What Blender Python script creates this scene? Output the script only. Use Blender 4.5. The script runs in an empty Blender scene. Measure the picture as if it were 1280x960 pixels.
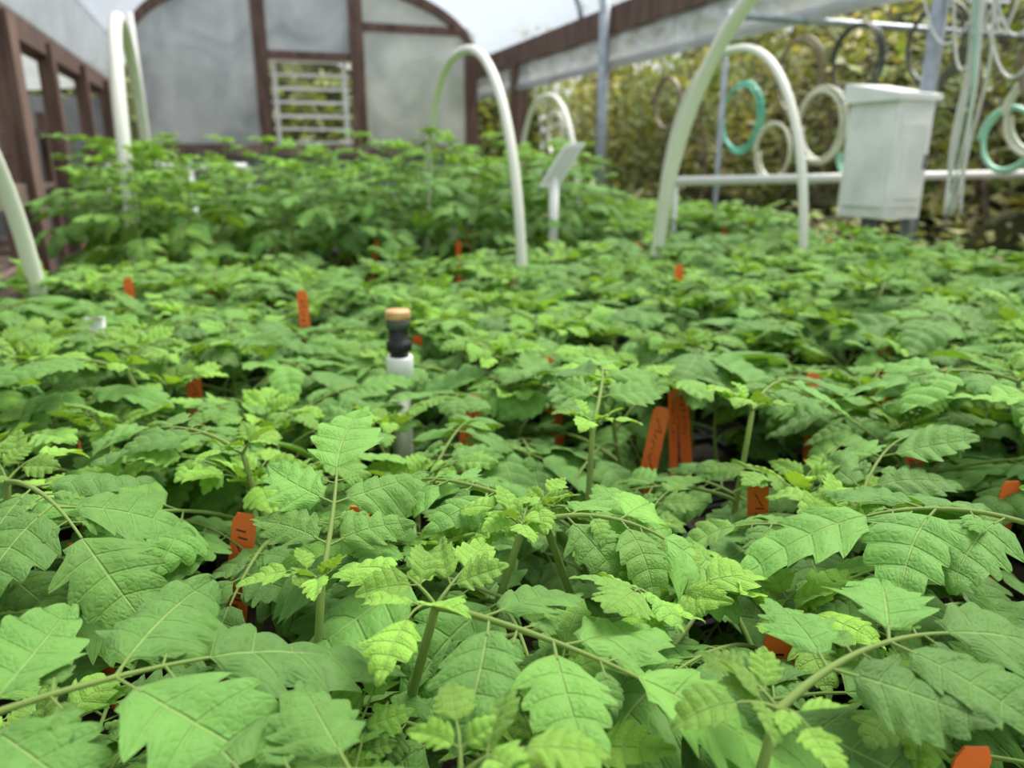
import bpy, math, random
from mathutils import Vector, Matrix
random.seed(7)
sc = bpy.context.scene
CA, SA = math.cos(math.radians(20)), math.sin(math.radians(20))
def W(a, b, z):            # greenhouse axes (a = along the house, b = across) -> world
    return Vector((-SA*a + CA*b, CA*a + SA*b, z))
U = random.uniform

# ------------------------------------------------------------------ materials
def newmat(name):
    m = bpy.data.materials.new(name); m.use_nodes = True
    nt = m.node_tree
    return m, nt, nt.nodes['Principled BSDF'], nt.nodes['Material Output']
def N(nt, t, **k):
    n = nt.nodes.new(t)
    for a, v in k.items(): setattr(n, a, v)
    return n
def simple(name, col, rough=0.5, metal=0.0, noise=0.0, nscale=8.0, col2=None, bump=0.0, stretch=None, spec=0.5):
    m, nt, p, o = newmat(name)
    p.inputs['Roughness'].default_value = rough
    p.inputs['Metallic'].default_value = metal
    p.inputs['Specular IOR Level'].default_value = spec
    p.inputs['Base Color'].default_value = (*col, 1)
    if noise > 0 or col2:
        tc = N(nt, 'ShaderNodeTexCoord'); mp = N(nt, 'ShaderNodeMapping')
        if stretch: mp.inputs['Scale'].default_value = stretch
        nz = N(nt, 'ShaderNodeTexNoise'); nz.inputs['Scale'].default_value = nscale
        nz.inputs['Detail'].default_value = 6
        nt.links.new(tc.outputs['Object'], mp.inputs[0]); nt.links.new(mp.outputs[0], nz.inputs['Vector'])
        cr = N(nt, 'ShaderNodeValToRGB')
        c2 = col2 or tuple(c*(1-noise) for c in col)
        cr.color_ramp.elements[0].position = .35; cr.color_ramp.elements[1].position = .65
        cr.color_ramp.elements[0].color = (*c2, 1); cr.color_ramp.elements[1].color = (*col, 1)
        nt.links.new(nz.outputs['Fac'], cr.inputs[0]); nt.links.new(cr.outputs[0], p.inputs['Base Color'])
        if bump:
            b = N(nt, 'ShaderNodeBump'); b.inputs['Strength'].default_value = bump; b.inputs['Distance'].default_value = .01
            nt.links.new(nz.outputs['Fac'], b.inputs['Height']); nt.links.new(b.outputs[0], p.inputs['Normal'])
    return m
def film(name, col, transp, rough=.3, nscale=2.5, bump=.5, col2=None, tlf=.4):
    m, nt, p, o = newmat(name)
    tc = N(nt, 'ShaderNodeTexCoord'); nz = N(nt, 'ShaderNodeTexNoise')
    nz.inputs['Scale'].default_value = nscale; nz.inputs['Detail'].default_value = 5; nz.inputs['Distortion'].default_value = .8
    nt.links.new(tc.outputs['Object'], nz.inputs['Vector'])
    cr = N(nt, 'ShaderNodeValToRGB')
    cr.color_ramp.elements[0].position = .35; cr.color_ramp.elements[1].position = .7
    cr.color_ramp.elements[0].color = (*(col2 or tuple(c*.75 for c in col)), 1); cr.color_ramp.elements[1].color = (*col, 1)
    nt.links.new(nz.outputs['Fac'], cr.inputs[0]); nt.links.new(cr.outputs[0], p.inputs['Base Color'])
    p.inputs['Roughness'].default_value = rough
    b = N(nt, 'ShaderNodeBump'); b.inputs['Strength'].default_value = bump; b.inputs['Distance'].default_value = .05
    nt.links.new(nz.outputs['Fac'], b.inputs['Height']); nt.links.new(b.outputs[0], p.inputs['Normal'])
    tr = N(nt, 'ShaderNodeBsdfTransparent'); tl = N(nt, 'ShaderNodeBsdfTranslucent')
    nt.links.new(cr.outputs[0], tl.inputs['Color'])
    m1 = N(nt, 'ShaderNodeMixShader'); m1.inputs[0].default_value = tlf
    nt.links.new(p.outputs[0], m1.inputs[1]); nt.links.new(tl.outputs[0], m1.inputs[2])
    m2 = N(nt, 'ShaderNodeMixShader'); m2.inputs[0].default_value = transp
    nt.links.new(m1.outputs[0], m2.inputs[1]); nt.links.new(tr.outputs[0], m2.inputs[2])
    nt.links.new(m2.outputs[0], o.inputs[0])
    return m

NV, K = 5, 5
def leafmat(name, old, young, veins=True, transl=.28, r0=.66, r1=.60):
    m, nt, p, o = newmat(name); L = nt.links.new
    at = N(nt, 'ShaderNodeAttribute', attribute_name='tint')
    sep = N(nt, 'ShaderNodeSeparateColor'); L(at.outputs['Color'], sep.inputs[0])
    mx = N(nt, 'ShaderNodeMix', data_type='RGBA')
    mx.inputs[6].default_value = (*old, 1); mx.inputs[7].default_value = (*young, 1)
    L(sep.outputs[0], mx.inputs[0])
    tc = N(nt, 'ShaderNodeTexCoord')
    nz = N(nt, 'ShaderNodeTexNoise'); nz.inputs['Scale'].default_value = 40; nz.inputs['Detail'].default_value = 3
    L(tc.outputs['Object'], nz.inputs['Vector'])
    oi = N(nt, 'ShaderNodeObjectInfo')
    def M(op, a, b=None, c=None, clamp=False):
        n = N(nt, 'ShaderNodeMath', operation=op); n.use_clamp = clamp
        for i, v in enumerate((a, b, c)):
            if v is None: continue
            if isinstance(v, (int, float)): n.inputs[i].default_value = v
            else: L(v, n.inputs[i])
        return n.outputs[0]
    br = M('ADD', M('MULTIPLY', sep.outputs[1], r1), r0)
    br = M('ADD', br, M('MULTIPLY', M('SUBTRACT', nz.outputs['Fac'], .5), .5))
    br = M('ADD', br, M('MULTIPLY', M('SUBTRACT', oi.outputs['Random'], .5), .25))
    vm = N(nt, 'ShaderNodeVectorMath', operation='SCALE'); L(mx.outputs[2], vm.inputs[0]); L(br, vm.inputs['Scale'])
    col = vm.outputs[0]
    p.inputs['Roughness'].default_value = .60
    p.inputs['Specular IOR Level'].default_value = .28
    if veins:
        p.inputs['Sheen Weight'].default_value = .14
        p.inputs['Sheen Roughness'].default_value = .6
        p.inputs['Sheen Tint'].default_value = (.85, 1, .75, 1)
        uv = N(nt, 'ShaderNodeUVMap'); uv.uv_map = 'UVMap'
        sx = N(nt, 'ShaderNodeSeparateXYZ'); L(uv.outputs[0], sx.inputs[0])
        s = M('ABSOLUTE', M('MULTIPLY', M('SUBTRACT', sx.outputs[0], .5), 2))
        t = sx.outputs[1]
        def sstep(x, lo, hi):
            n = N(nt, 'ShaderNodeMapRange', interpolation_type='SMOOTHSTEP')
            L(x, n.inputs[0]); n.inputs[1].default_value = lo; n.inputs[2].default_value = hi
            n.inputs[3].default_value = 1; n.inputs[4].default_value = 0
            return n.outputs[0]
        mid = sstep(s, .01, .055)
        d = M('ABSOLUTE', M('SUBTRACT', M('FRACT', M('ADD', M('MULTIPLY', t, NV), .5)), .5))
        lat = M('MULTIPLY', sstep(d, .01, .075), M('SUBTRACT', 1, M('MULTIPLY', s, .7)))
        mpv = N(nt, 'ShaderNodeMapping'); mpv.inputs['Scale'].default_value = (12, 20, 1); L(uv.outputs[0], mpv.inputs[0])
        vo = N(nt, 'ShaderNodeTexVoronoi', feature='DISTANCE_TO_EDGE'); vo.inputs['Scale'].default_value = 1
        L(mpv.outputs[0], vo.inputs['Vector'])
        net = sstep(vo.outputs['Distance'], .0, .3)
        v = M('MAXIMUM', M('MULTIPLY', mid, .62), M('MAXIMUM', M('MULTIPLY', lat, .36), M('MULTIPLY', net, .08)))
        leafpart = sep.outputs[2]      # 1 on blades, 0 on stems
        v = M('MULTIPLY', v, leafpart)
        m2 = N(nt, 'ShaderNodeMix', data_type='RGBA'); L(v, m2.inputs[0]); L(col, m2.inputs[6])
        m2.inputs[7].default_value = (.34, .52, .14, 1)
        m3 = N(nt, 'ShaderNodeMix', data_type='RGBA'); L(leafpart, m3.inputs[0])
        m3.inputs[6].default_value = (.24, .35, .08, 1); L(m2.outputs[2], m3.inputs[7])
        col = m3.outputs[2]
        h = M('ADD', M('MULTIPLY', M('MAXIMUM', mid, M('MULTIPLY', lat, .8)), -1.0), M('MULTIPLY', net, -.26))
        h = M('MULTIPLY', h, leafpart)
        bp = N(nt, 'ShaderNodeBump'); bp.inputs['Strength'].default_value = .7; bp.inputs['Distance'].default_value = .0015
        L(h, bp.inputs['Height']); L(bp.outputs[0], p.inputs['Normal'])
    L(col, p.inputs['Base Color'])
    tl = N(nt, 'ShaderNodeBsdfTranslucent')
    vm2 = N(nt, 'ShaderNodeVectorMath', operation='MULTIPLY'); L(col, vm2.inputs[0]); vm2.inputs[1].default_value = (1.4, 1.25, .5)
    L(vm2.outputs[0], tl.inputs['Color'])
    ms = N(nt, 'ShaderNodeMixShader'); ms.inputs[0].default_value = transl
    L(p.outputs[0], ms.inputs[1]); L(tl.outputs[0], ms.inputs[2]); L(ms.outputs[0], o.inputs[0])
    return m

M_leaf = leafmat('tomato_leaf', (.150, .345, .063), (.27, .505, .058), transl=.28)
M_hedge = leafmat('hedge_leaf', (.17, .24, .07), (.50, .46, .20), veins=False)
M_wood = simple('old_brown_wood', (.17, .10, .075), .8, noise=.6, nscale=6, bump=.4, stretch=(4, 4, .6))
M_woodl = simple('weathered_post_wood', (.26, .155, .12), .8, noise=.6, nscale=6, bump=.4, stretch=(5, 5, .6))
M_woodg = simple('weathered_wood', (.26, .19, .15), .85, noise=.55, nscale=7, bump=.4)
M_pvc = simple('cream_pvc', (.89, .88, .79), .35, noise=.08, nscale=6)
M_white = simple('white_paint', (.89, .89, .88), .5, noise=.10, nscale=9)
M_cab = simple('weathered_white_plastic', (.88, .88, .87), .5, nscale=7, col2=(.68, .69, .68))
M_steel = simple('galvanised_steel', (.36, .40, .44), .4, .6, noise=.3, nscale=20)
M_black = simple('black_plastic', (.012, .012, .013), .5, noise=.3)
M_soil = simple('potting_soil', (.05, .032, .02), .95, nscale=60, col2=(.015, .01, .007), bump=1)
M_orange = simple('orange_label', (1.0, .19, .035), .45, noise=.10, nscale=30)
M_ink = simple('marker_ink', (.03, .01, .01), .7)
M_tan = simple('tan_cap', (.74, .45, .19), .5, noise=.3, nscale=60)
M_gravel = simple('gravel', (.30, .28, .25), .95, nscale=25, col2=(.12, .11, .09), bump=1)
M_dark = simple('dark_siding', (.09, .075, .065), .9, noise=.4)
M_grayw = simple('grey_siding', (.20, .21, .21), .8, noise=.35, nscale=3)
M_teal = simple('teal_hose', (.10, .52, .40), .4)
M_tealp = simple('pale_green_hose', (.35, .66, .50), .4)
M_cream = simple('cream_hose', (.68, .68, .55), .45)
M_brownhose = simple('brown_hose', (.22, .17, .12), .5)
M_blackhose = simple('black_hose', (.07, .08, .07), .45)
M_wire = simple('pale_cable', (.66, .66, .64), .45)
M_roof = film('greenhouse_roof_film', (.58, .66, .75), .50, .3, 1.6, .5, (.50, .58, .68))
M_endfilm = film('end_wall_film', (.49, .515, .515), .03, .22, 2.0, .9, (.25, .275, .285), .25)
M_endfilm2 = film('end_wall_film_light', (.56, .59, .53), .06, .30, 2.2, .9, (.33, .37, .32), .25)
M_curtain = film('curtain_film', (.60, .63, .64), .15, .3, 3, .6)
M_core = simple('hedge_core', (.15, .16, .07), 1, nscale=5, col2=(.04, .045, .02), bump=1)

# ------------------------------------------------------------------ mesh builder
class MB:
    def __init__(s):
        s.v = []; s.f = []; s.m = []; s.uv = []; s.t = []; s.sm = []; s.mats = []
    def mi(s, mat):
        if mat not in s.mats: s.mats.append(mat)
        return s.mats.index(mat)
    def add(s, vs, fs, mat, uvs=None, tint=(0, .5, 0), smooth=False):
        o = len(s.v); k = s.mi(mat)
        s.v.extend([tuple(x) for x in vs])
        s.uv.extend(uvs if uvs else [(0.5, .5)]*len(vs))
        s.t.extend([(*tint, 1)]*len(vs))
        for f in fs:
            s.f.append(tuple(i+o for i in f)); s.m.append(k); s.sm.append(smooth)
    def box(s, a0, a1, b0, b1, z0, z1, mat, fn=W):
        c = [fn(a, b, z) for z in (z0, z1) for (a, b) in ((a0, b0), (a1, b0), (a1, b1), (a0, b1))]
        s.add(c, [(0, 1, 2, 3), (4, 7, 6, 5), (0, 4, 5, 1), (1, 5, 6, 2), (2, 6, 7, 3), (3, 7, 4, 0)], mat)
    def tube(s, pts, r, mat, n=8, tint=(0, .5, 0), cap=True):
        pts = [Vector(p) for p in pts]
        if not isinstance(r, (list, tuple)): r = [r]*len(pts)
        vs = []; ref = None
        for i, p in enumerate(pts):
            d = (pts[min(i+1, len(pts)-1)] - pts[max(i-1, 0)])
            if d.length < 1e-9: d = Vector((0, 0, 1))
            d.normalize()
            if ref is None:
                ref = Vector((1, 0, 0)) if abs(d.x) < .8 else Vector((0, 1, 0))
            x = (ref - d*ref.dot(d)).normalized(); y = d.cross(x); ref = x
            for k in range(n):
                a = 2*math.pi*k/n
                vs.append(p + (x*math.cos(a) + y*math.sin(a))*r[i])
        fs = []
        for i in range(len(pts)-1):
            for k in range(n):
                fs.append((i*n+k, i*n+(k+1) % n, (i+1)*n+(k+1) % n, (i+1)*n+k))
        if cap:
            fs.append(tuple(range(n-1, -1, -1))); fs.append(tuple((len(pts)-1)*n+k for k in range(n)))
        s.add(vs, fs, mat, tint=tint, smooth=True)
    def mesh(s, name):
        me = bpy.data.meshes.new(name)
        me.from_pydata(s.v, [], s.f)
        for m in s.mats: me.materials.append(m)
        me.polygons.foreach_set('material_index', s.m)
        me.polygons.foreach_set('use_smooth', s.sm)
        uvl = me.uv_layers.new(name='UVMap')
        li = [0]*len(me.loops); me.loops.foreach_get('vertex_index', li)
        flat = []
        for i in li: flat.extend(s.uv[i])
        uvl.data.foreach_set('uv', flat)
        ca = me.color_attributes.new('tint', 'FLOAT_COLOR', 'POINT')
        flat = []
        for t in s.t: flat.extend(t)
        ca.data.foreach_set('color', flat)
        me.update()
        return me
    def obj(s, name, parent=None):
        ob = bpy.data.objects.new(name, s.mesh(name)); sc.collection.objects.link(ob)
        if parent: ob.parent = parent
        return ob
def empty(name):
    e = bpy.data.objects.new(name, None); sc.collection.objects.link(e); return e

# ------------------------------------------------------------------ leaves
TEETH = [1, .10, .34, .72, .96]
SC = [-1, -.62, -.25, 0, .25, .62, 1]
AGE = [1.0]      # old leaves are a darker green
def leaflet(B, org, d, nrm, L, Wd, young=0., curl=.25, fold=.2, mat=None):
    mat = mat or M_leaf
    d = d.normalized(); side = d.cross(nrm).normalized(); nrm = side.cross(d).normalized()
    nt_ = NV*K; vs = []; uvs = []; fs = []
    rnd = U(0, 1)*AGE[0]; ph = U(0, 6.28); ph2 = U(0, 6.28); tw = U(-.45, .45); wv = U(.02, .055); dp = U(.18, .34)
    droop = U(.05, .5); asym = U(-.12, .12); bendx = U(-.25, .25)
    jit = [[U(.72, 1.15) for _ in range(NV+1)] for _ in range(2)]
    dj = [[U(.5, 1.5) for _ in range(NV+1)] for _ in range(2)]
    for i in range(nt_+1):
        t = i/nt_
        w0 = Wd*.5*(math.sin(math.pi*min(1, (t*.97+.03)**.58))**.80) if t < 1 else 0.0
        k = i % K; tooth = TEETH[k]; j = i//K
        for s in SC:
            q = abs(s); w = w0*(1+asym*(1 if s > 0 else -1))
            sd_ = 0 if s < 0 else 1; jj = min(NV, j + (1 if k else 0))
            deep = min(.5, dp*(1.3-.7*t)*dj[sd_][jj])
            w *= .5+.5*jit[sd_][jj] if q == 1 else 1
            wf = max(w*.66, w*(1-deep+deep*tooth)*1.12) if q == 1 else w*q*.97
            x = math.copysign(wf, s) if s else 0
            y = t*L*.95 + q*w*.42*(1-t*.8) + (.05*L*(tooth-.5) if q == 1 and 0 < i < nt_ else 0)
            p_ = k/K
            z = L*.032*math.sin(math.pi*p_)*(0 if q == 0 else (1 if q < .9 else .5))
            z += abs(x)*fold - (q**2.5)*w*droop
            z += wv*L*math.sin(ph+t*8)*q*(1 if s > 0 else -1)*.7 + wv*L*math.sin(ph2+t*6.5)*q*.7
            a = tw*t; x, z = x*math.cos(a)-z*math.sin(a), x*math.sin(a)+z*math.cos(a)
            x += bendx*y*y/L
            th = curl*1.6*y/L
            if abs(th) > 1e-3:
                R = y/th
                yy = R*math.sin(th); zz = -R*(1-math.cos(th))
                yy += z*math.sin(th); zz += z*math.cos(th)
            else: yy, zz = y, z
            vs.append(org + side*x + d*yy + nrm*zz)
            uvs.append((s*.5+.5, t))
    n = len(SC)
    for i in range(nt_):
        for c in range(n-1):
            fs.append((i*n+c, i*n+c+1, (i+1)*n+c+1, (i+1)*n+c))
    B.add(vs, fs, mat, uvs, (min(1, max(0, young+U(-.12, .12))), rnd, 1), True)

Z = Vector((0, 0, 1))
def compound(B, p0, az, el, S, young=0., droop=1.0, petiole=1.0, spread=1.0, fold=None, pairs=2, rr=.0016, rollr=.25):
    """tomato leaf: arching rachis, pairs of leaflets with small ones between, terminal leaflet"""
    Lr = S*(1.0*petiole+1.05*(pairs/2)); n = 12
    pts = [Vector(p0)]; dirs = []; e = el; yaw = 0; yw = U(-.04, .04)
    for i in range(n):
        yaw += yw
        hh = Vector((math.cos(az+yaw), math.sin(az+yaw), 0))
        dv = hh*math.cos(e) + Z*math.sin(e); dirs.append(dv)
        pts.append(pts[-1] + dv*Lr/n)
        e -= droop*U(.05, .10)
    dirs.append(dirs[-1])
    B.tube(pts, [rr*(1.25-.75*i/n) for i in range(n+1)], M_leaf, 6, tint=(young, .5, 0), cap=False)
    roll = U(-rollr, rollr)
    def at(f):
        x = f*n; i = min(n-1, int(x)); return pts[i].lerp(pts[i+1], x-i), dirs[i]
    petf = 1.0*petiole/(1.0*petiole+1.05*(pairs/2))
    def fr(dv):
        hs = dv.cross(Z)
        if hs.length < 1e-3: hs = Vector((1, 0, 0))
        hs.normalize(); nn = hs.cross(dv).normalized()
        m = Matrix.Rotation(roll, 3, dv)
        return m @ hs, m @ nn
    fo = fold if fold is not None else U(.05, .28)
    spots = []
    for k in range(pairs):
        spots.append((petf + (1-petf)*(k+.05)/pairs, .70+.26*(k+1)/pairs, True))
        if pairs > 1: spots.append((petf + (1-petf)*(k+.55)/pairs, U(.20, .34), False))
    for f, sz, big in spots:
        for sg in (-1, 1):
            p, dv = at(min(.97, f+U(-.03, .03)))
            hs, nn = fr(dv)
            ang = U(.8, 1.15)*spread if big else U(1.0, 1.5)
            dd = (dv*math.cos(ang) + hs*sg*math.sin(ang) - Z*U(-.05, .35)*droop*.8 + nn*(.35 if young > .6 else 0)).normalized()
            pl = S*(.13 if big else .08)
            q = p + dd*pl
            B.tube([p, p+dd*pl*.5, q+dd*S*.05], rr*.55 if big else rr*.4, M_leaf, 4, tint=(young, .5, 0), cap=False)
            s_ = S*sz*U(.88, 1.12)
            leaflet(B, q, dd, nn, s_, s_*U(.56, .72), young+(.12 if not big else 0), U(.1, .6)*droop, fo)
    hs, nn = fr(dirs[-1])
    leaflet(B, pts[-1], dirs[-1], nn, S*U(1.08, 1.28), S*U(.70, .86), young, U(.15, .55)*droop, fo*.7)
    return pts

def hairs(B, p0, p1, r, n):
    d = (p1-p0)
    for _ in range(n):
        p = p0 + d*U(0, 1); a = U(0, 6.28)
        o = Vector((math.cos(a), math.sin(a), U(-.2, .4)))
        t = .0001
        q = p+o*r; e = p+o*(r+U(.0015, .003)); w = Vector((-o.y, o.x, 0)).normalized()*t
        B.add([q-w, q+w, e], [(0, 1, 2)], M_leaf, tint=(1, 1, 0))

def seedling(h, S, nl, seed, tall=False, hairy=False, yb=0.):
    random.seed(seed)
    B = MB()
    lean = Vector((U(-.12, .12), U(-.12, .12), 1))
    def st(z): return Vector((lean.x*z + .004*math.sin(z*40), lean.y*z+.004*math.cos(z*33), z))
    zs = [h*i/9 for i in range(10)]
    B.tube([st(z) for z in zs], [.0036*(1-.5*z/h) for z in zs], M_leaf, 8, tint=(.2, .5, 0))
    if hairy: hairs(B, st(h*.3), st(h), .0022, 260)
    az = U(0, 6.28)
    for i in range(nl):
        f = i/(nl-1)
        z = h*((.22 if tall else .40) + (.97-(.22 if tall else .40))*f**.85)
        az += 2.4+U(-.25, .25)
        y = max(0, (f-.5)/.5)
        AGE[0] = .30+.8*f if not tall else .5+.5*f
        size = S*(.85+.32*math.sin(math.pi*min(1, f*1.1+.15)) - .38*y)*U(.92, 1.1)
        el = .30+.62*f + U(-.1, .15)
        compound(B, st(z), az, el, size, young=yb+.02+.55*y**1.3, droop=(1.1-.3*y)*U(.85, 1.2), petiole=1.05-.3*f,
                 pairs=2, rr=.0020-.0006*f)
    AGE[0] = 1
    for i in range(4):
        az += 2.2+U(-.2, .2)
        compound(B, st(h*.98), az, U(.65, 1.1), S*U(.32, .50), young=.9, droop=.9, petiole=.45, fold=.4, pairs=1, rr=.0011)
    for i in range(4):
        a = U(0, 6.28); d = Vector((math.cos(a)*.5, math.sin(a)*.5, 1))
        leaflet(B, st(h), d, Vector((-d.x, -d.y, .3)), S*U(.20, .30), S*.15, 1.0, -.2, .5)
    return B.mesh('tomato_seedling_mesh')

low = [seedling(U(.14, .178), U(.078, .088), 6, 100+i, hairy=True) for i in range(10)]
tall = [seedling(U(.37, .45), U(.060, .070), 10, 300+i, tall=True, yb=.05) for i in range(4)]
pale = [seedling(U(.40, .44), U(.055, .065), 12, 400+i, tall=True, yb=.55) for i in range(2)]
random.seed(11)

# ------------------------------------------------------------------ bench, trays
BENCH = .66; SOIL = .735
A0, A1, B0, B1 = -.25, 2.15, -.62, 2.25
def bench(name, a0, a1, b0, b1):
    B = MB()
    B.box(a0, a0+.04, b0, b1, BENCH-.09, BENCH-.002, M_woodg); B.box(a1-.04, a1, b0, b1, BENCH-.09, BENCH-.002, M_woodg)
    n = int((b1-b0)/.12)
    for i in range(n+1):
        b = b0+(b1-b0-.08)*i/n
        B.box(a0+.04, a1-.04, b, b+.08, BENCH-.03, BENCH-.004, M_woodg)
    for a in (a0+.02, a1-.10):
        for b in (b0+.05, (b0+b1)/2, b1-.13):
            B.box(a, a+.08, b, b+.08, 0, BENCH-.03, M_woodg)
    return B.obj(name)
bench('plant_bench', A0, A1, B0, B1)
bench('plant_bench', 2.42, 3.9, B0, B1)
def tray_mesh():
    B = MB(); s = .105; ny, nx = 3, 5
    for i in range(ny):
        for j in range(nx):
            cx, cy = (i+.5)*s, (j+.5)*s
            r0, r1 = .034, .047; z0, z1 = .002, .078
            vs = []
            for (r, z) in ((r0, z0), (r1, z1), (r1+.003, z1), (r1+.003, z1-.006), (r1-.004, z1), (r1-.006, z1-.01)):
                for sx, sy in ((-1, -1), (1, -1), (1, 1), (-1, 1)): vs.append((cx+sx*r, cy+sy*r, z))
            fs = [(3, 2, 1, 0)]
            for (l0, l1) in ((0, 1), (1, 2), (2, 3), (1, 4), (4, 5)):
                for k in range(4): fs.append((l0*4+k, l0*4+(k+1) % 4, l1*4+(k+1) % 4, l1*4+k))
            B.add(vs, fs, M_black)
            B.add([vs[20], vs[21], vs[22], vs[23]], [(0, 1, 2, 3)], M_soil)
    B.add([(0, 0, .001), (ny*s, 0, .001), (ny*s, nx*s, .001), (0, nx*s, .001), (0, 0, .03), (ny*s, 0, .03), (ny*s, nx*s, .03), (0, nx*s, .03)],
          [(0, 1, 2, 3), (0, 4, 5, 1), (1, 5, 6, 2), (2, 6, 7, 3), (3, 7, 4, 0)], M_black)
    return B.mesh('pot_tray_mesh'), ny*s, nx*s
tm, tw_, tl_ = tray_mesh()
trays = empty('seedling_pot_trays'); plants = empty('tomato_seedlings'); bigp = empty('tall_tomato_plants')
def put(me, par, p, rz=0, s=1, tilt=(0, 0), name=None, sz=None):
    o = bpy.data.objects.new(name or me.name.replace('_mesh', ''), me); sc.collection.objects.link(o)
    o.location = p; o.rotation_euler = (tilt[0], tilt[1], rz); o.scale = (s, s, sz or s); o.parent = par
    return o
for (aa0, aa1) in ((A0+.03, A1-.05), (2.45, 3.85)):
    a = aa0
    while a + tw_ <= aa1+.02:
        b = B0+.03
        while b + tl_ <= B1+.01:
            put(tm, trays, W(a, b+tl_, BENCH), math.radians(110))
            b += tl_+.004
        a += tw_+.004
# labels that stand in clear gaps between plants (x, y)
spots = [(.15, .81), (.226, .62), (.172, .374), (-.313, .50), (.43, .61), (.405, .73), (-.23, .535), (-.112, .555),
         (-.066, .85), (.067, 1.04), (.232, .94), (.21, .297), (.40, .95), (-.42, .95), (.55, 1.1)]
RISER = Vector((-.145, .95, 0))
cnt = 0
a = A0+.06
while a < A1+.02:
    b = B0+.05
    while b < B1-.06:
        aj, bj = a+U(-.035, .035), b+U(-.035, .035)
        p = W(aj, bj, SOIL-.003)
        b += .146
        if p.y < .20 and abs(p.x) < .9: continue
        if abs(p.x) > .95*p.y+.55: continue
        p2 = Vector((p.x, p.y, 0))
        if (p2-RISER*.94).length < .115: continue
        if any((p2-Vector((x*.88, y*.88, 0))).length < .062 for x, y in spots): continue
        sc_ = U(.80, 1.12)
        if p.y < .6: sc_ = U(.76, .98)
        if p.x > .5 and p.y > 1: sc_ *= 1.06
        if p.y > 1.2: sc_ *= .93
        if -.5 < p.x < .05 and .6 < p.y < .95: sc_ = min(sc_, .9)
        put(random.choice(low), plants, p, U(0, 6.28), sc_, (U(-.14, .14), U(-.14, .14)))
        cnt += 1
    a += .14
# individual large leaves reaching above the canopy at the front edge of the bench, each on its own stem
random.seed(21)
for (x, y, z, az, el, S, dr, pet, yg) in (
        (-.115, .407, .905, 88, 36, .064, .35, .35, .15),
        (.115, .275, .922, 36, 18, .068, .5, .45, .03),
        (.007, .44, .925, 8, 20, .062, 1.1, .45, .22),
        (-.040, .35, .925, -40, 14, .078, .7, .40, .10),
        (-.255, .235, .925, 27, 14, .084, .5, .55, .0),
        (-.36, .50, .93, -35, 16, .078, .8, .50, .03),
        (.345, .42, .925, 155, 20, .080, .7, .50, .03),
        (-.22, .58, .92, 150, 20, .068, .8, .6, .1),
        (.07, .62, .93, 70, 35, .066, .7, .5, .1),
        (.22, .66, .93, 60, 25, .068, .8, .5, .05),
        (-.42, .80, .93, 190, 25, .070, .8, .5, .05),
        (.50, .72, .94, 190, 22, .072, .8, .5, .05),
        (-.02, .24, .92, 185, 10, .080, .6, .5, .0),
        (.34, .30, .92, 60, 15, .078, .6, .5, .0),
        (.02, .47, .92, 160, 22, .062, .8, .6, .15)):
    B = MB(); p0 = Vector((x, y, z)); az = math.radians(az); el = math.radians(el)
    base = Vector((x-.035*math.cos(az)+U(-.01, .01), y-.035*math.sin(az)+U(-.01, .01), SOIL-.003))
    mid = base.lerp(p0, .6)-Vector((.012*math.cos(az), .012*math.sin(az), 0))
    B.tube([base, base.lerp(mid, .5)-Vector((.004*math.cos(az), .004*math.sin(az), 0)), mid, mid.lerp(p0, .6), p0], [.0034, .0032, .0030, .0026, .0024], M_leaf, 8, tint=(.2, .5, 0))
    hairs(B, mid, p0, .0026, 120)
    AGE[0] = 1
    compound(B, p0, az, el, S, young=yg, droop=dr, petiole=pet, fold=.12, rr=.0017, rollr=.1)
    AGE[0] = .6
    compound(B, mid, az+2.3, .5, S*.85, young=yg*.5, droop=1.1, petiole=.8, rr=.0017)
    AGE[0] = 1
    for i in range(3):
        compound(B, p0, az+1.6+U(-.3, .3)+i*1.5, U(.7, 1.1), S*U(.28, .45), young=.85, droop=.9, petiole=.4, fold=.4, pairs=1, rr=.0010)
    o = B.obj('tomato_seedling', plants)
# second bench
random.seed(12)
a = 2.5
while a < 3.8:
    b = B0+.22
    while b < B1-.12:
        p = W(a+U(-.02, .02), b+U(-.02, .02), SOIL-.003)
        isT = p.x < .35
        if isT:
            put(random.choice(tall), bigp, p, U(0, 6.28), U(.88, 1.18), (U(-.08, .08), U(-.08, .08)))
            b += .19
        else:
            put(random.choice(low), plants, p, U(0, 6.28), U(1.05, 1.25), (U(-.1, .1), U(-.1, .1)))
            b += .14
    a += .18
for (x, y, s) in ((-1.0, 2.12, 1.12), (-.90, 2.18, 1.0), (-1.06, 2.24, 1.05), (-.98, 2.02, .9)):
    put(random.choice(pale), bigp, Vector((x, y, SOIL-.003)), U(0, 6.28), s)
print('plants', cnt)

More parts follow.
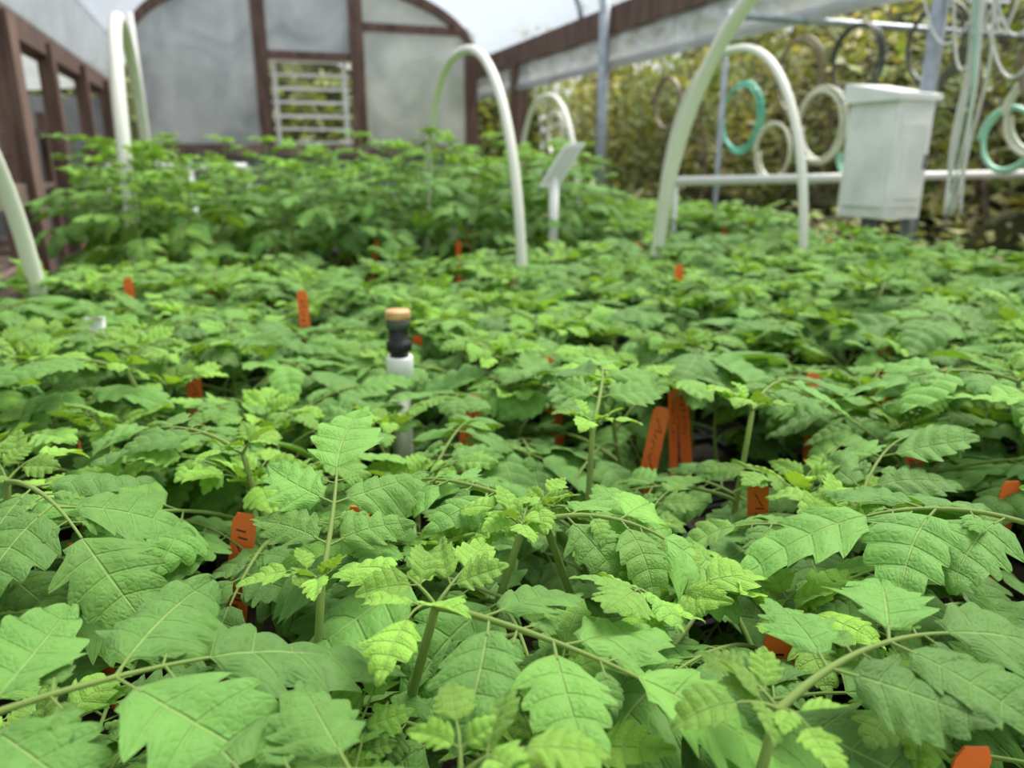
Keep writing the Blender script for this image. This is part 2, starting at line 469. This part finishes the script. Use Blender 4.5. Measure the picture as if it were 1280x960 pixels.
# ------------------------------------------------------------------ orange labels
lab = empty('plant_labels')
def label_mesh():
    B = MB()
    w, h, t = .0085, .105, .0006
    o = [(-w, 0), (-w*.2, -.025), (w*.2, -.025), (w, 0), (w, h-.006), (w-.003, h), (-w+.003, h), (-w, h-.006)]
    vs = [(x, -t, z) for x, z in o] + [(x, t, z) for x, z in o]; n = 8
    fs = [tuple(range(n)), tuple(range(2*n-1, n-1, -1))] + [(i, i+n, (i+1) % n+n, (i+1) % n) for i in range(n)]
    B.add(vs, fs, M_orange)
    z = h-.012
    while z > .03:   # handwriting strokes running down the label
        k = random.choice((0, 1, 2))
        x0 = U(-.004, 0)
        if k == 0: q = [(x0-.002, z), (x0+.005, z-.001), (x0+.005, z-.0022), (x0-.002, z-.0012)]
        elif k == 1: q = [(x0, z), (x0+.001, z), (x0+.004, z-.005), (x0+.003, z-.005)]
        else: q = [(x0+.003, z), (x0+.004, z), (x0, z-.004), (x0-.001, z-.004)]
        B.add([(x, -t-.0002, zz) for x, zz in q], [(0, 1, 2, 3)], M_ink)
        z -= U(.004, .007)
    return B.mesh('plant_label_mesh')
lm = [label_mesh() for _ in range(3)]
for x, y in spots:
    put(random.choice(lm), lab, Vector((x, y, SOIL+.03)), U(-.5, .5), 1.12, (U(-.22, .05), U(-.2, .2)))
for x, y in ((-.76, 1.50), (-.372, 1.35), (.38, 1.70)):
    put(random.choice(lm), lab, Vector((x, y, SOIL+.03)), U(-.4, .4), 1.1, (U(-.06, .06), U(-.06, .06)), sz=1.55)
for i in range(70):
    p = W(U(-.1, 3.8), U(B0+.1, B1-.1), SOIL+.03)
    if p.y > .7: put(random.choice(lm), lab, p, U(-1.2, 1.2), 1.0, (U(-.2, .2), U(-.2, .2)), sz=1.0 if p.y < 2.3 else 1.3)

# ------------------------------------------------------------------ hoops
def hoop(p0, p1, ztop, r=.0135, ex=.85):
    B = MB(); p0 = Vector((*p0, BENCH)); p1 = Vector((*p1, BENCH)); pts = []
    n = 40
    for i in range(n+1):
        th = math.pi*i/n
        c = math.cos(th); c = math.copysign(abs(c)**ex, c); s = math.sin(th)**ex
        q = p0.lerp(p1, .5-.5*c); q.z = BENCH+(ztop-BENCH)*s
        pts.append(q)
    B.tube(pts, r, M_pvc, 14)
    B.tube([pts[0], pts[0]+Vector((0, 0, .08))], r*1.35, M_pvc, 14)
    B.tube([pts[-1], pts[-1]+Vector((0, 0, .08))], r*1.35, M_pvc, 14)
    return B.obj('pvc_hoop')
hoop((.03, 2.0), (-.34, 3.05), 1.47)
hoop((.86, 2.25), (.60, 3.2), 1.50)
hoop((.31, 3.55), (.03, 4.6), 1.46)
hoop((.40, 2.15), (.95, .75), 1.60, .0175)
hoop((-1.04, 2.12), (-1.42, 3.1), 1.57, .019)
hoop((-1.01, 1.62), (-.76, .35), 1.42, .017)

# ------------------------------------------------------------------ irrigation riser
B = MB(); x, y = RISER.x, RISER.y
def ring(B, prof, x, y, mat, n=20):
    B.tube([(x, y, z) for r, z in prof], [r for r, z in prof], mat, n)
ring(B, [(.013, BENCH), (.013, .885)], x, y, M_pvc)
ring(B, [(.0175, .865), (.0175, .905), (.0165, .908)], x, y, M_white)
ring(B, [(.012, .905), (.012, .915), (.0155, .9155), (.0155, .927), (.0125, .928), (.0125, .947), (.0125, .948)], x, y, M_black)
ring(B, [(.0135, .945), (.0155, .9455), (.0155, .9565), (.0135, .957)], x, y, M_blackhose)
ring(B, [(.0152, .957), (.0162, .958), (.0162, .966), (.0150, .968)], x, y, M_tan)
for k in range(16):
    t_ = 2*math.pi*k/16
    B.tube([(x+.0155*math.cos(t_), y+.0155*math.sin(t_), .916), (x+.0155*math.cos(t_), y+.0155*math.sin(t_), .927)], .0009, M_black, 5)
B.obj('irrigation_riser')

B = MB()
p = Vector((-.66, 1.18, 0))
B.tube([(p.x, p.y, BENCH), (p.x, p.y, .86)], .013, M_pvc, 14)
B.tube([(p.x-.05, p.y, .86), (p.x+.05, p.y, .86)], .018, M_white, 14)
B.tube([(p.x, p.y, .84), (p.x, p.y, .912)], .015, M_white, 14)
B.obj('pvc_pipe_tee')

B = MB()
B.tube([W(3.98, .10, 1.12), W(3.98, -.50, 1.12)], .017, M_white, 12)
for b in (-.5, -.15, .10): B.tube([W(3.98, b, 0), W(3.98, b, 1.12)], .016, M_white, 12)
B.obj('pvc_stand')
B = MB()
c = Vector((.165, 2.60, 1.135))
ux = Vector((.95, .25, .05)).normalized(); uy = Vector((.50, .05, .80)); uy.normalize(); un = ux.cross(uy).normalized()
w, h, t = .034, .080, .004
vs = [c+ux*sx*w+uy*sy*h+un*sz*t for sz in (-1, 1) for sx, sy in ((-1, -1), (1, -1), (1, 1), (-1, 1))]
B.add(vs, [(3, 2, 1, 0), (4, 5, 6, 7), (0, 1, 5, 4), (1, 2, 6, 5), (2, 3, 7, 6), (3, 0, 4, 7)], M_white)
for sgn in (-1, 1):
    vs = [c+ux*sx*w*.8+uy*sy*h*.82+un*sgn*(t+.001) for sx, sy in ((-1, -1), (1, -1), (1, 1), (-1, 1))]
    B.add(vs, [(0, 1, 2, 3)], M_wire)
q = c-uy*h*.6
B.tube([(q.x, q.y+.01, BENCH), (q.x, q.y+.01, q.z)], .016, M_white, 12)
B.obj('crop_sign_on_stake')

# ------------------------------------------------------------------ greenhouse shell
AE, BL, BR = 7.63, -.72, 2.43
ZB = 2.05; RISE = .72; BC = (BL+BR)/2; HW = (BR-BL)/2
def arch(b): 
    x = max(-1, min(1, (b-BC)/HW)); return ZB+RISE*math.sqrt(max(0, 1-x*x))
B = MB()
B.add([(-14, -6, 0), (16, -6, 0), (16, 24, 0), (-14, 24, 0)], [(0, 1, 2, 3)], M_gravel)
B.obj('floor')
B = MB(); n = 36; na = 30; vs = []; fs = []
for i in range(na+1):
    a = -1.6+(AE+1.6)*i/na
    for k in range(n+1):
        th = math.pi*k/n; b = BC-HW*math.cos(th)
        vs.append(W(a, b, ZB+RISE*math.sin(th)-.02*math.sin(i*math.pi*.5)**2))
for i in range(na):
    for k in range(n): fs.append((i*(n+1)+k, i*(n+1)+k+1, (i+1)*(n+1)+k+1, (i+1)*(n+1)+k))
B.add(vs, fs, M_roof, smooth=True); B.obj('ceiling')
B = MB()
for a in (0.2, 2.7, 5.2):
    B.tube([W(a, BC-(HW-.03)*math.cos(math.pi*k/24), ZB+(RISE-.03)*math.sin(math.pi*k/24)) for k in range(25)], .018, M_steel, 8)
B.obj('roof_ribs')
def panel(B, b0, b1, z0, z1, mat, a=AE+.03, top_arch=False, n=10):
    vs = []; fs = []
    for k in range(n+1):
        b = b0+(b1-b0)*k/n
        zt = arch(b)-.02 if top_arch else z1
        vs.append(W(a+.01*math.sin(k*2.1), b, z0)); vs.append(W(a-.01*math.sin(k*1.7), b, zt))
    for k in range(n): fs.append((2*k, 2*k+2, 2*k+3, 2*k+1))
    B.add(vs, fs, mat, smooth=True)
SZ = 1.24
B = MB()
panel(B, BL+.06, .38, SZ, 0, M_endfilm, top_arch=True, n=24)
panel(B, .38, 1.24, 2.08, 0, M_endfilm, top_arch=True)
panel(B, 1.24, BR-.02, 2.33, 0, M_endfilm2, top_arch=True)
panel(B, 1.24, BR-.02, SZ, 2.33, M_endfilm2)
B.box(AE, AE+.04, BL, BR, 0, SZ, M_grayw)
B.obj('wall_end')
B = MB()
B.box(AE-.06, AE, BL, BR, SZ-.05, SZ+.05, M_woodg)
B.box(AE-.05, AE+.02, .34, .46, SZ, arch(.40), M_wood)
B.box(AE-.05, AE+.02, 1.19, 1.31, SZ, arch(1.25), M_wood)
B.box(AE-.05, AE+.02, BR-.14, BR-.02, SZ-.6, 2.2, M_wood)
B.box(AE-.045, AE+.01, .40, 1.25, 2.02, 2.09, M_wood)
B.box(AE-.045, AE+.01, 1.25, BR-.1, 2.29, 2.36, M_wood)
pts = [(BC-(HW-.04)*math.cos(math.pi*k/30), ZB+(RISE-.04)*math.sin(math.pi*k/30)) for k in range(31)]
for k in range(30):
    (b0, z0), (b1, z1) = pts[k], pts[k+1]
    vs = [W(a, b, z) for a in (AE-.06, AE+.02) for b, z in ((b0, z0-.045), (b1, z1-.045), (b1, z1+.045), (b0, z0+.045))]
    B.add(vs, [(0, 1, 2, 3), (7, 6, 5, 4), (0, 4, 5, 1), (2, 6, 7, 3)], M_wood)
B.obj('trim_1')
B = MB()
for i in range(7):
    z = SZ+.06+i*.118
    B.box(AE+.06, AE+.10, .47, 1.18, z, z+.022, M_white)
for b in (.49, 1.12): B.box(AE+.05, AE+.09, b, b+.035, SZ+.04, 2.02, M_white)
for a in (.12, .30):
    B.box(AE+a, AE+a+.01, .47, 1.18, SZ+.3, SZ+.31, M_white)
B.obj('window_1')
B = MB(); B.tube([W(AE-.3, BL+.15, 0), W(AE-.3, BL+.12, arch(BL+.12)-.04)], .03, M_wire, 12); 
B.obj('steel_pole')
# left wall: open timber frame, thick near post, thinner studs behind, mesh and shelves
B = MB()
B.box(3.62, 3.76, BL-.13, BL, 0, 1.70, M_woodl)
B.box(2.55, 2.64, BL-.10, BL-.03, 0, 1.70, M_woodl)
for a, b, w in ((4.55, BL-.06, .09), (5.5, BL-.05, .09), (6.5, BL-.05, .09), (7.5, BL-.05, .12)):
    B.box(a, a+w, b-.03, b+.04, 0, 1.70 if a < 7 else ZB+.05, M_wood)
B.box(2.4, AE, BL-.14, BL-.04, 1.64, 1.74, M_wood)
B.box(3.70, 3.78, BL-1.2, BL-.1, 1.60, 1.68, M_woodl)
B.box(2.4, 3.7, BL-.07, BL-.03, .98, 1.06, M_woodg)
B.box(2.4, 3.7, BL-.07, BL-.03, .70, .76, M_woodg)
for i in range(16):
    a = 2.4+i*.075; B.box(a, a+.004, BL-.08, BL-.076, .9, 1.64, M_steel)
for i in range(10):
    z = .95+i*.075; B.box(2.4, 3.62, BL-.08, BL-.076, z, z+.004, M_steel)
B.box(AE-.1, AE, BL-1.3, BL, 0, 1.66, M_endfilm)
B.box(-1.6, AE, BL-1.3, BL-1.25, 0, 1.7, M_dark)
for i in range(9):
    B.box(2.0+i*.6, 2.08+i*.6, BL-1.25, BL-1.20, 0, 1.68, M_wood)
B.obj('wall_left')
B = MB()
for a in (4.0, 5.1):
    for z in (.25, .62, .98, 1.3): B.box(a, a+.9, BL-.95, BL-.35, z, z+.03, M_woodg)
    for aa in (a, a+.85): 
        for bb in (BL-.95, BL-.4): B.box(aa, aa+.05, bb, bb+.05, 0, 1.45, M_woodl)
B.obj('wooden_shelving')
B = MB()
vs = [W(-1.6, BL-.05, 1.74), W(AE, BL-.05, 1.74), W(AE, BL+.0, ZB+.02), W(-1.6, BL, ZB+.02)]
B.add(vs, [(0, 1, 2, 3)], M_curtain)
vs = [W(-1.6, BL-1.3, 1.66), W(AE, BL-1.3, 1.66), W(AE, BL-.05, 1.76), W(-1.6, BL-.05, 1.76)]
B.add(vs, [(0, 1, 2, 3)], M_curtain)
B.obj('lean_to_roof_film')
# right wall
B = MB()
B.box(-1.6, AE, BR-.05, BR+.05, 1.92, 2.08, M_wood)
B.box(-1.6, AE, BR-.04, BR+.06, .10, .30, M_woodg)
B.box(6.45, 6.57, BR-.06, BR+.06, 0, 2.0, M_wood)
B.tube([W(4.72, BR-.09, 0), W(4.72, BR-.09, 2.4)], .036, M_steel, 12)
B.tube([W(2.20, BR-.06, 0), W(2.20, BR-.06, 2.4)], .028, M_steel, 12)
B.obj('wall_right')
B = MB()
n = 60; vs = []; fs = []
for i in range(n+1):
    a = -1.6+(AE+1.6)*i/n
    for k, z in enumerate((1.74, 1.80, 1.86, 1.93)):
        vs.append(W(a, BR-.03+.012*math.sin(i*1.9+k*1.3), z))
for i in range(n):
    for k in range(3): fs.append((i*4+k, (i+1)*4+k, (i+1)*4+k+1, i*4+k+1))
B.add(vs, fs, M_curtain, smooth=True)
B.tube([W(-1.6, BR-.03, 1.74), W(AE, BR-.03, 1.74)], .028, M_curtain, 12)
B.obj('rolled_side_curtain')
B = MB()
B.tube([W(2.9, 2.0, 1.72), W(2.9, 4.1, 1.72)], .015, M_steel, 10)
B.tube([W(2.9, 4.1, 0), W(2.9, 4.1, 1.74)], .02, M_steel, 10)
B.tube([W(2.9, 2.0, 0), W(2.9, 2.0, 1.74)], .012, M_steel, 10)
B.obj('steel_cross_rail')
B = MB()
B.tube([W(2.5, 1.50, 1.075), W(2.5, 4.0, 1.10)], .018, M_wire, 10)
B.tube([W(2.5, 1.55, BENCH), W(2.5, 1.55, 1.075)], .010, M_wire, 10)
B.tube([W(2.5, 4.0, 0), W(2.5, 4.0, 1.10)], .02, M_wire, 10)
B.obj('pipe_rail')

# ------------------------------------------------------------------ white cabinet
B = MB(); ca, cb = 2.24, 2.25
def cab(a, b, z): return W(ca+a+ (z-.95)*.05, cb+b+(z-.95)*.06, z)
z0, z1 = .95, 1.35
B.box(-.115, .115, -.080, .080, z0, z1, M_cab, cab)
B.box(-.122, -.113, -.066, .066, z0+.04, z1-.04, M_white, cab)
B.box(-.128, -.12, -.05, .05, z0+.07, z1-.08, M_cab, cab)
B.box(-.09, .09, -.088, -.078, z0+.04, z1-.04, M_cab, cab)
B.box(-.13, -.12, .050, .060, z0+.17, z0+.22, M_black, cab)
vs = [cab(a, b, z) for a, b, z in ((-.13, -.10, z1), (.13, -.10, z1), (.13, .095, z1), (-.13, .095, z1),
      (-.13, -.10, z1+.02), (.13, -.10, z1+.07), (.13, .095, z1+.07), (-.13, .095, z1+.02))]
B.add(vs, [(3, 2, 1, 0), (4, 5, 6, 7), (0, 1, 5, 4), (1, 2, 6, 5), (2, 3, 7, 6), (3, 0, 4, 7)], M_white)
B.tube([cab(0.03, 0, 0), cab(.03, 0, z0+.01)], .03, M_steel, 12)
B.obj('control_cabinet')

# ------------------------------------------------------------------ hose coils on the right wall
def coil(a, b, z, r, mat, turns=3, tr=.008, tilt=0):
    B = MB(); pts = []; n = 36*turns; sx = U(.9, 1.0); ph = U(0, 6)
    for i in range(n+1):
        th = 2*math.pi*i/36
        rr = r*(1+.07*math.sin(th*.33+ph)); off = .012*(i/36-turns/2)
        pts.append(W(a+rr*math.cos(th)*sx, b+off+tilt*math.cos(th)*r, z+rr*math.sin(th)))
    B.tube(pts, tr, mat, 8); return B.obj('hanging_hose_coil')
# (distance along wall, height, radius)
for a, z, r, m, t in ((3.62, 1.37, .17, M_teal, 2), (2.92, 1.30, .155, M_cream, 3), (2.60, 1.28, .14, M_tealp, 3), (3.17, 1.53, .17, M_brownhose, 2),
                      (2.80, 1.56, .15, M_blackhose, 2), (2.42, 1.58, .14, M_blackhose, 2), (3.30, 1.19, .13, M_cream, 2), (1.93, 1.30, .13, M_cream, 2),
                      (2.05, 1.22, .11, M_tealp, 2), (1.88, 1.45, .13, M_brownhose, 3), (1.80, 1.24, .12, M_teal, 1), (5.95, 1.36, .16, M_cream, 2),
                      (4.30, 1.48, .15, M_brownhose, 2), (2.72, 1.18, .10, M_tealp, 2)):
    coil(a, 2.52+U(0, .1), z, r, m, t)
B = MB()
for k in range(8):
    a0, b0 = 1.96+U(-.05, .05), 2.30+U(-.05, .04); pts = []
    ph = U(0, 6); am = U(.02, .05); fr_ = U(6.5, 7.5)
    for i in range(25):
        f = i/24; pts.append(W(a0+am*math.sin(ph+f*fr_), b0+am*math.cos(ph+f*5), 1.95-f*.98))
    B.tube(pts, .005, M_wire if k != 3 else M_tealp, 6)
for k in range(6):
    a0 = 1.96; pts = []; w = U(.15, .35)*(1 if k % 3 == 0 else -.8); g = U(.9, 1.1); z_ = U(1.5, 1.8)
    for i in range(25):
        f = i/24; pts.append(W(a0+w*f, 2.32, z_-.22*math.sin(math.pi*f)*g+.1*f))
    B.tube(pts, .0045, M_wire, 6)
B.obj('hanging_cables')

# ------------------------------------------------------------------ vegetation outside
random.seed(5)
def shrub(name, a0, a1, b0, b1, h, n, size, yl):
    B = MB()
    for _ in range(n):
        a = U(a0, a1); b = b0+(b1-b0)*U(0, 1)**1.3
        z = h*U(0, 1)**.8*(.80+.15*math.sin(a*2.3)+.08*math.sin(a*5.1)); p = W(a, b, z)
        d = Vector((U(-1, 1), U(-1, 1), U(-.7, .5))).normalized(); s = size*U(.6, 1.5)
        sd = d.cross(Vector((U(-.3, .3), U(-.3, .3), 1))).normalized(); up = sd.cross(d)
        w = s*U(.18, .4)
        yg = min(1, max(0, U(-.35, yl)+.35*math.sin(a*1.7+z*2.2)))
        B.add([p, p+d*s*.4+sd*w-up*.1*s, p+d*s, p+d*s*.4-sd*w-up*.1*s], [(0, 1, 2), (0, 2, 3)], M_hedge, tint=(yg, U(0, 1), 1))
    for _ in range(int(n/150)):
        a, b = U(a0, a1), U(b0-.1, b1); q = [W(a, b, 0)]
        dx, dy = U(-.12, .12), U(-.12, .12)
        for i in range(5): q.append(q[-1]+Vector((dx+U(-.05, .05), dy+U(-.05, .05), h*.19)))
        B.tube(q, [.016-.0025*i for i in range(6)], M_woodg, 5)
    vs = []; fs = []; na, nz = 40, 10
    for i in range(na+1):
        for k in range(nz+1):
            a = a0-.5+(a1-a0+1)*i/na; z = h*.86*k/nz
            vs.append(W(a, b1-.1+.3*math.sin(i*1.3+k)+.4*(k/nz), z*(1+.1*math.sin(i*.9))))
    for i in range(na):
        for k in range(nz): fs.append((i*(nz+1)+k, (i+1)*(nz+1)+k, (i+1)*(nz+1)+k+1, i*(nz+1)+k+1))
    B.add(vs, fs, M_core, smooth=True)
    return B.obj(name)
shrub('garden_hedge', -2, 13, 4.3, 6.0, 3.1, 21000, .12, .75)
shrub('garden_shrubs', 0, 8, 3.0, 3.9, .95, 3500, .08, .4)
B = MB()
for _ in range(5000):
    a, b, z = U(9.5, 11.5), U(-2, 4), 2.25*U(0, 1)
    p = W(a, b, z); d = Vector((U(-1, 1), U(-1, 1), U(-.7, .5))).normalized(); s = U(.08, .2)
    sd = d.cross(Vector((0, 0, 1))).normalized()
    B.add([p, p+d*s*.4+sd*s*.3, p+d*s, p+d*s*.4-sd*s*.3], [(0, 1, 2), (0, 2, 3)], M_hedge, tint=(U(0, .3), U(0, .6), 1))
vs = []; fs = []
for i in range(31):
    for k in range(7): vs.append(W(11.4+.3*math.sin(i*1.3+k), -2.5+7*i/30, 2.4*k/6*(1+.06*math.sin(i*.9))))
for i in range(30):
    for k in range(6): fs.append((i*7+k, (i+1)*7+k, (i+1)*7+k+1, i*7+k+1))
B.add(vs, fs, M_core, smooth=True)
B.obj('background_shrubs')

# ------------------------------------------------------------------ light
w = bpy.data.worlds.new('overcast'); sc.world = w; w.use_nodes = True
nt = w.node_tree; bg = nt.nodes['Background']
tc = N(nt, 'ShaderNodeTexCoord'); sp = N(nt, 'ShaderNodeSeparateXYZ'); nt.links.new(tc.outputs['Generated'], sp.inputs[0])
cr = N(nt, 'ShaderNodeValToRGB'); nt.links.new(sp.outputs[2], cr.inputs[0])
cr.color_ramp.elements[0].color = (.80, .85, .90, 1); cr.color_ramp.elements[1].color = (.96, .97, .98, 1)
nt.links.new(cr.outputs[0], bg.inputs[0]); bg.inputs[1].default_value = 1.15
sd = bpy.data.lights.new('sun', 'SUN'); sd.energy = 9.8; sd.angle = math.radians(38); sd.color = (1, .97, .91)
so = bpy.data.objects.new('sun', sd); sc.collection.objects.link(so); so.rotation_euler = (math.radians(-20), math.radians(22), 0)

cam = bpy.data.cameras.new('camera'); co = bpy.data.objects.new('camera', cam); sc.collection.objects.link(co)
co.location = (0, 0, 1.15); co.rotation_euler = (math.radians(90-16.4), 0, 0)
cam.sensor_width = 36; cam.lens = 26.72; cam.clip_start = .01
cam.dof.use_dof = True; cam.dof.focus_distance = .46; cam.dof.aperture_fstop = 6.5
sc.camera = co
sc.view_settings.view_transform = 'Standard'
sc.view_settings.exposure = 0
